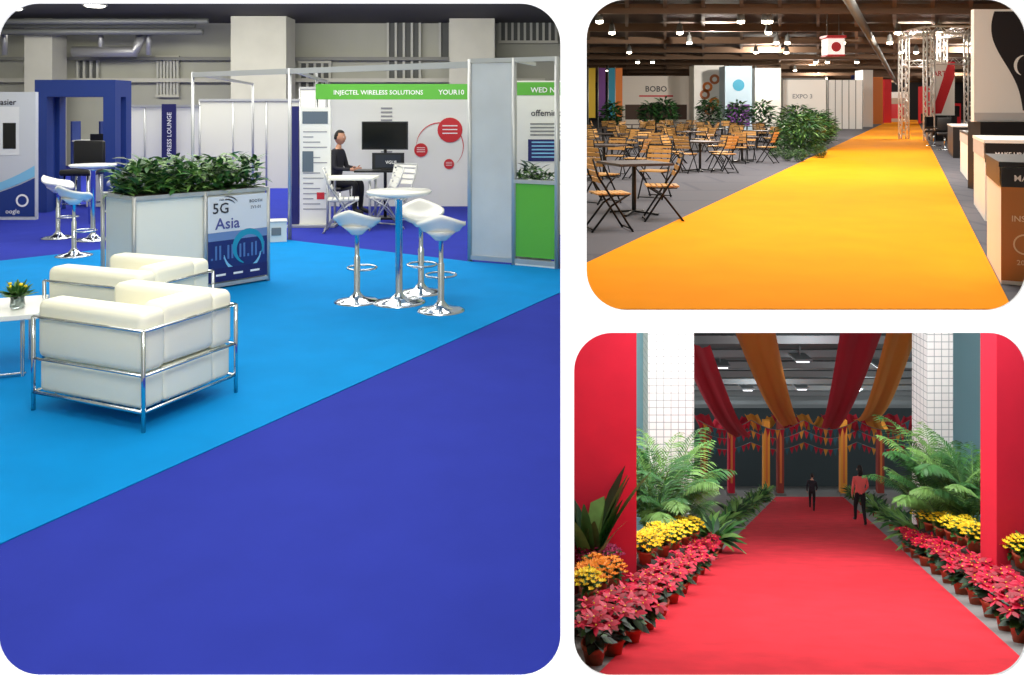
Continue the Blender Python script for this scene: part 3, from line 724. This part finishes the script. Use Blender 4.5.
m=M(); rb=C('roof_beam_grey',(150,158,160),.7)
for y in range(24,72,4):
    m.box((.4*y,y,zf(y)+6.55),(.66*y,.25,.3),rb)
for s_ in(.2,.3,.4,.5): m.bar((s_*21,21,zf(21)+6.7),(s_*71,71,zf(71)+6.7),.2,.2,rb)
m.obj('roof_trusses')
sk=C('skylight_glow',(235,240,245),em=2.2)
m=M()
for u,v in((800,377),(746,378),(800,407),(853,378),(838,408),(765,408),(720,352),(880,352),(800,345)):
    d=F*5.0/(465-v); x=(u-512)/F*d; z=zf(d)+6.78
    m.box((x,d,z-.55),(.5,.8,.1),sk); m.box((x,d,z-.47),(.7,1.0,.08),rb); m.tube([(x,d,z-.47),(x,d,z)],.03,rb,5)
m.obj('skylight_panels')
def drape(name,p0,p1,w0,w1,sag,mat,n=24):
    m=M(); nv=12; vs=[]
    for i in range(n+1):
        t=i/n; c=p0.lerp(p1,t)-Vector((0,0,sag*math.sin(math.pi*t))); w=w0+(w1-w0)*t
        for j in range(nv+1):
            s_=j/nv-.5; vs.append(c+Vector((s_*w,0,.06*math.cos(s_*10)-.15*(.25-s_*s_)+.02*math.sin(j*2.6))))
    fs=[(i*(nv+1)+j,i*(nv+1)+j+1,(i+1)*(nv+1)+j+1,(i+1)*(nv+1)+j) for i in range(n) for j in range(nv)]
    m.add(vs,fs,mat,True); return m.obj(name)
dr=C('fabric_red',(200,26,54),.7); do=C('fabric_orange',(236,156,56),.7); db=C('fabric_teal',(60,110,125),.7)
drape('ceiling_drape',at(752,322,24),at(790,425,48),1.2,1.0,.4,do)
drape('ceiling_drape',at(864,322,24),at(830,428,48),1.25,1.0,.4,dr)
drape('ceiling_drape',at(905,322,24),at(862,420,48),.9,1.0,.9,do)
drape('ceiling_drape',at(694,345,24),at(742,436,46),.9,1.0,.5,dr)
for i,(u,d,mt) in enumerate([(712,44,dr),(737,50,dr),(762,52,do),(788,54,dr),(813,54,do),(838,52,dr),(860,50,dr),(880,46,do),(900,42,dr)]):
    drape('ceiling_drape',at(u-11,414,d),at(u+11,416,d+4),.8,.8,.9,mt,12)
for r_,(v0,d) in enumerate([(430,52),(442,58),(420,44)]):
    m=M()
    x0=(698-512)/F*d;x1=(910-512)/F*d; z0=CZ-(v0-HZ)/F*d; N=44
    pr=[Vector((x0+(x1-x0)*k/N,d,z0-.5*abs(math.sin(k/N*math.pi*4)))) for k in range(N+1)]
    m.tube(pr,.02,grey,5)
    for k in range(N):
        a_,b_=pr[k],pr[k+1]; mt=[dr,do,dr,db,dr][k%5]; m.poly([a_,b_,(a_+b_)/2-Vector((0,0,.5))],mt)
    m.obj('pennant_bunting')
for u,mt in((766,do),(843,do),(731,dr),(880,C('column_rust',(150,60,50),.7)),(704,MATS['column_rust']),(780,MATS['column_rust'])):
    d=50; x=(u-512)/F*d; m=M(); m.box((0,0,2.2),(.38,.3,4.5),mt); m.box((0,0,.1),(.6,.5,.2),grey); m.box((0,-.16,2.4),(.12,.02,3.2),C('banner_gold',(220,120,60),.6)); m.obj('fabric_banner_column',P3(x,d))
def palm(n=17,L=1.45):
    m=M(); m.lathe([(.16,0),(.2,.3),(.22,.32),(.18,.32)],C('pot_dark'),n=14)
    for i in range(n):
        t=i*2.4+R(-.2,.2); el=R(1.05,1.5); q=Vector((.05*math.cos(t),.05*math.sin(t),.3)); dd=Vector((math.cos(t)*.25,math.sin(t)*.25,1)).normalized()
        h0=R(.1,.85); q2=q+dd*h0; m.tube([q,q2],.014,leafB,5); q=q2
        dd=Vector((math.cos(t)*math.cos(el),math.sin(t)*math.cos(el),math.sin(el)))
        pts=[q.copy()]; N=16; l=L*R(.75,1.1); ds=[dd.copy()]
        for k in range(N):
            dd=(dd+Vector((0,0,-.012-.008*k))+Vector((math.cos(t),math.sin(t),0))*.03).normalized(); q=q+dd*l/N; pts.append(q.copy()); ds.append(dd.copy())
        m.tube(pts,[.012-.010*k/N for k in range(N+1)],leafB,5)
        mt=random.choice([leafA,leafB,leafA,leafB])
        for k in range(3,N+1):
            for h in(0,.5):
                pk_=pts[k]-(ds[k]*h*l/N)
                for s_ in(-1,1):
                    sd=ds[k].cross(Vector((0,0,1))).normalized()*s_
                    m.leaf(pk_,sd*.7+ds[k]*.8+Vector((0,0,.15)),.34*math.sin(math.pi*(.15+.8*k/N))+.05,.034,mt,.8,2)
    return m
pl=palm().obj('areca_palm',g3(666,560),0,1.12)
dup(pl,g3(651,562),2,1.15); dup(pl,g3(680,556),4,.75)
dup(pl,g3(940,556),1,1.2); dup(pl,g3(960,558),3,1.2); dup(pl,g3(974,562),5,1.05); dup(pl,g3(927,552),2.2,.85); dup(pl,g3(950,552),5.2,.85)
def pot(m,r=.1,h=.17): m.lathe([(r*.7,0),(r*.95,h*.8),(r*1.08,h*.82),(r*1.08,h),(r*.9,h),(r*.85,h*.85)],terra,n=16); m.lathe([(r*.85,h*.84),(.01,h*.88)],soil,n=12)
bract=C('bract_red',(212,10,62),.5,var=.15,scale=10); bract2=C('bract_dark_red',(160,6,38),.5)
def poins():
    m=M(); pot(m,.11,.19)
    for i in range(34):
        t=R(0,6.28); z=R(.18,.38); m.leaf((.03*math.cos(t),.03*math.sin(t),z),(math.cos(t),math.sin(t),R(0,.5)),R(.12,.2),.08,random.choice([leafA,leafD,leafD]),.6)
    for i in range(7):
        t=i*2.4; q=.18*math.sqrt(i/7); c=Vector((q*math.cos(t),q*math.sin(t),R(.37,.44)-q*.3)); m.tube([(0,0,.2),c],.006,leafA,5)
        for k in range(8):
            a_=k*2*math.pi/8+R(-.2,.2); m.leaf(c,(math.cos(a_),math.sin(a_),R(.0,.6)),R(.08,.12),.05,random.choice([bract,bract,bract2]),.4)
        m.rbox(c+Vector((0,0,.012)),(.016,.016,.012),.005,C('petal_yellow'),seg=2)
    return m
po=poins().obj('potted_poinsettia',g3(594,664),0,1.0)
LP=[(613,655),(631,643),(646,630),(659,616),(671,604),(681,594),(691,584),(699,575),(706,567),(712,560)]
LP2=[(594,648),(606,640),(624,628),(640,614),(654,602),(666,592),(677,583),(687,574),(695,567)]
for u,v in LP+LP2: dup(po,g3(u,v),R(0,6),1.03)
RP=[(1022,642),(1007,630),(992,617),(977,604),(962,594),(949,583),(937,574),(926,566),(916,558),(908,552)]
RP2=[(1030,628),(1016,617),(1001,606),(986,596),(971,586),(957,577),(944,568),(932,561)]
for u,v in RP+RP2: dup(po,g3(u,v),R(0,6),1.1)
def mum(mt,name,p,s=1,stand=.25):
    m=M(); m.box((0,0,stand/2-.03),(.24,.24,stand+.06),C('step_dark',(60,50,45),.8)); m.T=Matrix.Translation((0,0,stand)); pot(m)
    for i in range(50): t=R(0,6.28); m.leaf((0,0,R(.15,.3)),(math.cos(t),math.sin(t),R(.1,.8)),R(.1,.19),.05,leafA,.5)
    for i in range(34):
        t=i*2.4; q=math.sqrt(i/34); c=Vector((.19*q*math.cos(t),.19*q*math.sin(t),.36-.12*q*q+R(-.015,.015)))
        for k in range(9):
            a_=k*.9; m.leaf(c,(math.cos(a_),math.sin(a_),.6+.2*(k%3)),.045,.026,mt,.2,2)
    m.T=Matrix.Identity(4)
    return m.obj(name,p,0,s)
ym=mum(C('petal_yellow'),'potted_chrysanthemum',g3(650,588),1.1,.4)
for u,v in[(663,584),(674,578),(684,571),(693,565),(645,594),(657,575),(669,570),(680,564)]: dup(ym,g3(u,v),R(0,6),1.1)
for u,v in[(974,580),(963,574),(952,567),(941,561),(930,554),(922,549),(966,566),(950,559),(938,553)]: dup(ym,g3(u,v),R(0,6),1.15)
om=mum(C('petal_orange',(240,146,30),.6),'potted_marigold',g3(600,622),.95,.35)
for u,v in[(612,616),(588,626),(596,612)]: dup(om,g3(u,v),R(0,6),.95)
dup(ym,g3(588,636),1,.9)
vm_=mum(C('petal_magenta',(170,40,90),.6),'potted_cyclamen',g3(590,606),1.0,.4)
for u,v in[(601,604),(610,602)]: dup(vm_,g3(u,v),1,.95)
dup(ym,g3(1022,600),1,1.1); dup(ym,g3(1010,596),1,1.1)
m=M(); pot(m,.15,.3)
for i in range(18):
    t=R(0,6.28); m.leaf((0,0,.3),(math.cos(t)*.45,math.sin(t)*.45,R(.8,2)),R(.8,1.35),.17,random.choice([leafA,leafD,leafB]),.7,6)
m.obj('dracaena',g3(590,604),0,1.25)
m=M(); pot(m,.16,.28)
for i in range(70):
    t=R(0,6.28); m.leaf((0,0,.25),(math.cos(t),math.sin(t),R(.3,2.5)),R(.4,.85),.12,random.choice([leafA,leafD,leafB]),.9)
fp=m.obj('aisle_plant',g3(716,553),0,1)
for d in[17.8,19.6,21.5,23.5,25.5,27.5,30,32.5,35,38,41,44,47]:
    for s_,o_ in((ae-.45,0),(be+.45,1)):
        if d<19 and o_==0: continue
        dup(fp,P3(c3*d+s_+R(-.1,.1),d),R(0,6),R(.75,.95))
zw=g3(860,525)
person('walking_woman',walk,pink,trs,black,zw+Vector((0,0,.03)),math.radians(175),1.0,True)
person('walking_person',walk,suit,trs,black,g3(812,511)+Vector((0,0,.03)),math.radians(160),.82)
# ================= LIGHTS
def area(name,loc,sx,sy,pw,col=(1,1,1),rot=(0,0,0)):
    l=bpy.data.lights.new(name,'AREA'); l.shape='RECTANGLE'; l.size=sx; l.size_y=sy; l.energy=pw; l.color=col
    o=bpy.data.objects.new(name,l); COL.objects.link(o); o.location=loc; o.rotation_euler=rot
def point(name,loc,pw,r=.15,col=(1,1,1)):
    l=bpy.data.lights.new(name,'POINT'); l.energy=pw; l.shadow_soft_size=r; l.color=col
    o=bpy.data.objects.new(name,l); COL.objects.link(o); o.location=loc
W1=(1,.975,.9)
area('blue_hall_fill_light',(-1.6,5,4.25),3,4,130,W1)  # added area lights above the view, illuminate the closed blue hall
area('armchair_fill_light',(-1.2,2.5,3.6),2.2,.8,100,W1,(math.radians(50),0,math.radians(15)))  # added tilted fill, out of view, brightens the armchair sides
area('blue_hall_fill_light',(-3.5,11,4.25),7,4,400,W1)  # more added fill for the middle and far blue hall, no fixture modelled
area('blue_hall_fill_light',(-7,17,4.25),10,3,560,W1)
area('upper_wall_fill_light',(-7,19.5,4.1),14,1.0,480,W1,(math.radians(55),0,0))  # added fill aimed at the back wall to lift its upper part
area('orange_hall_fill_light',(4.5,12,6.7),5,6,800,(1,.93,.84))  # added area lights out of view, carry the general light of this hall
area('orange_hall_fill_light',(8,23,6.7),10,8,1700,(1,.93,.84))
area('orange_hall_fill_light',(13,33,6.7),16,5,2300,(1,.93,.84),(math.radians(15),0,0))
for x,d in((12,50),(24,50),(20,66),(36,66),(30,85),(48,85),(40,110),(58,110),(60,138)): point('hall_bulb',(x,d,6.0),2200,.2,(1,.92,.82))
area('entrance_daylight_fill',(4.6,12.6,-.3),7,8.5,700,(1,.98,.97))  # unseen area light added in place of daylight over the entrance
area('facade_fill_light',(5.4,15.6,-1.75),8,.6,260,(.96,.99,1),(math.radians(50),0,0))  # second added light, out of view, brightens the facade and tiled columns
for x,d in((11,30),(19,36),(20,48),(14,46),(26,60),(16,60)): point('ramp_hall_fill_light',(x,d,zf(d)+5.6),190,.2,(.93,.97,1))  # added point lights, weak fill for the hall interior
w=bpy.data.worlds.new('world'); sc.world=w; w.use_nodes=True
w.node_tree.nodes['Background'].inputs[0].default_value=(1,1,1,1); w.node_tree.nodes['Background'].inputs[1].default_value=1.25
sc.view_settings.view_transform='Standard'
cam=bpy.data.cameras.new('camera'); co=bpy.data.objects.new('camera',cam); COL.objects.link(co); sc.camera=co
co.location=(0,0,CZ); co.rotation_euler=(math.pi/2,0,0); cam.sensor_width=36; cam.lens=F/1024*36; cam.shift_y=-(337.5-HZ)/1024; cam.clip_end=400; cam.clip_start=.05
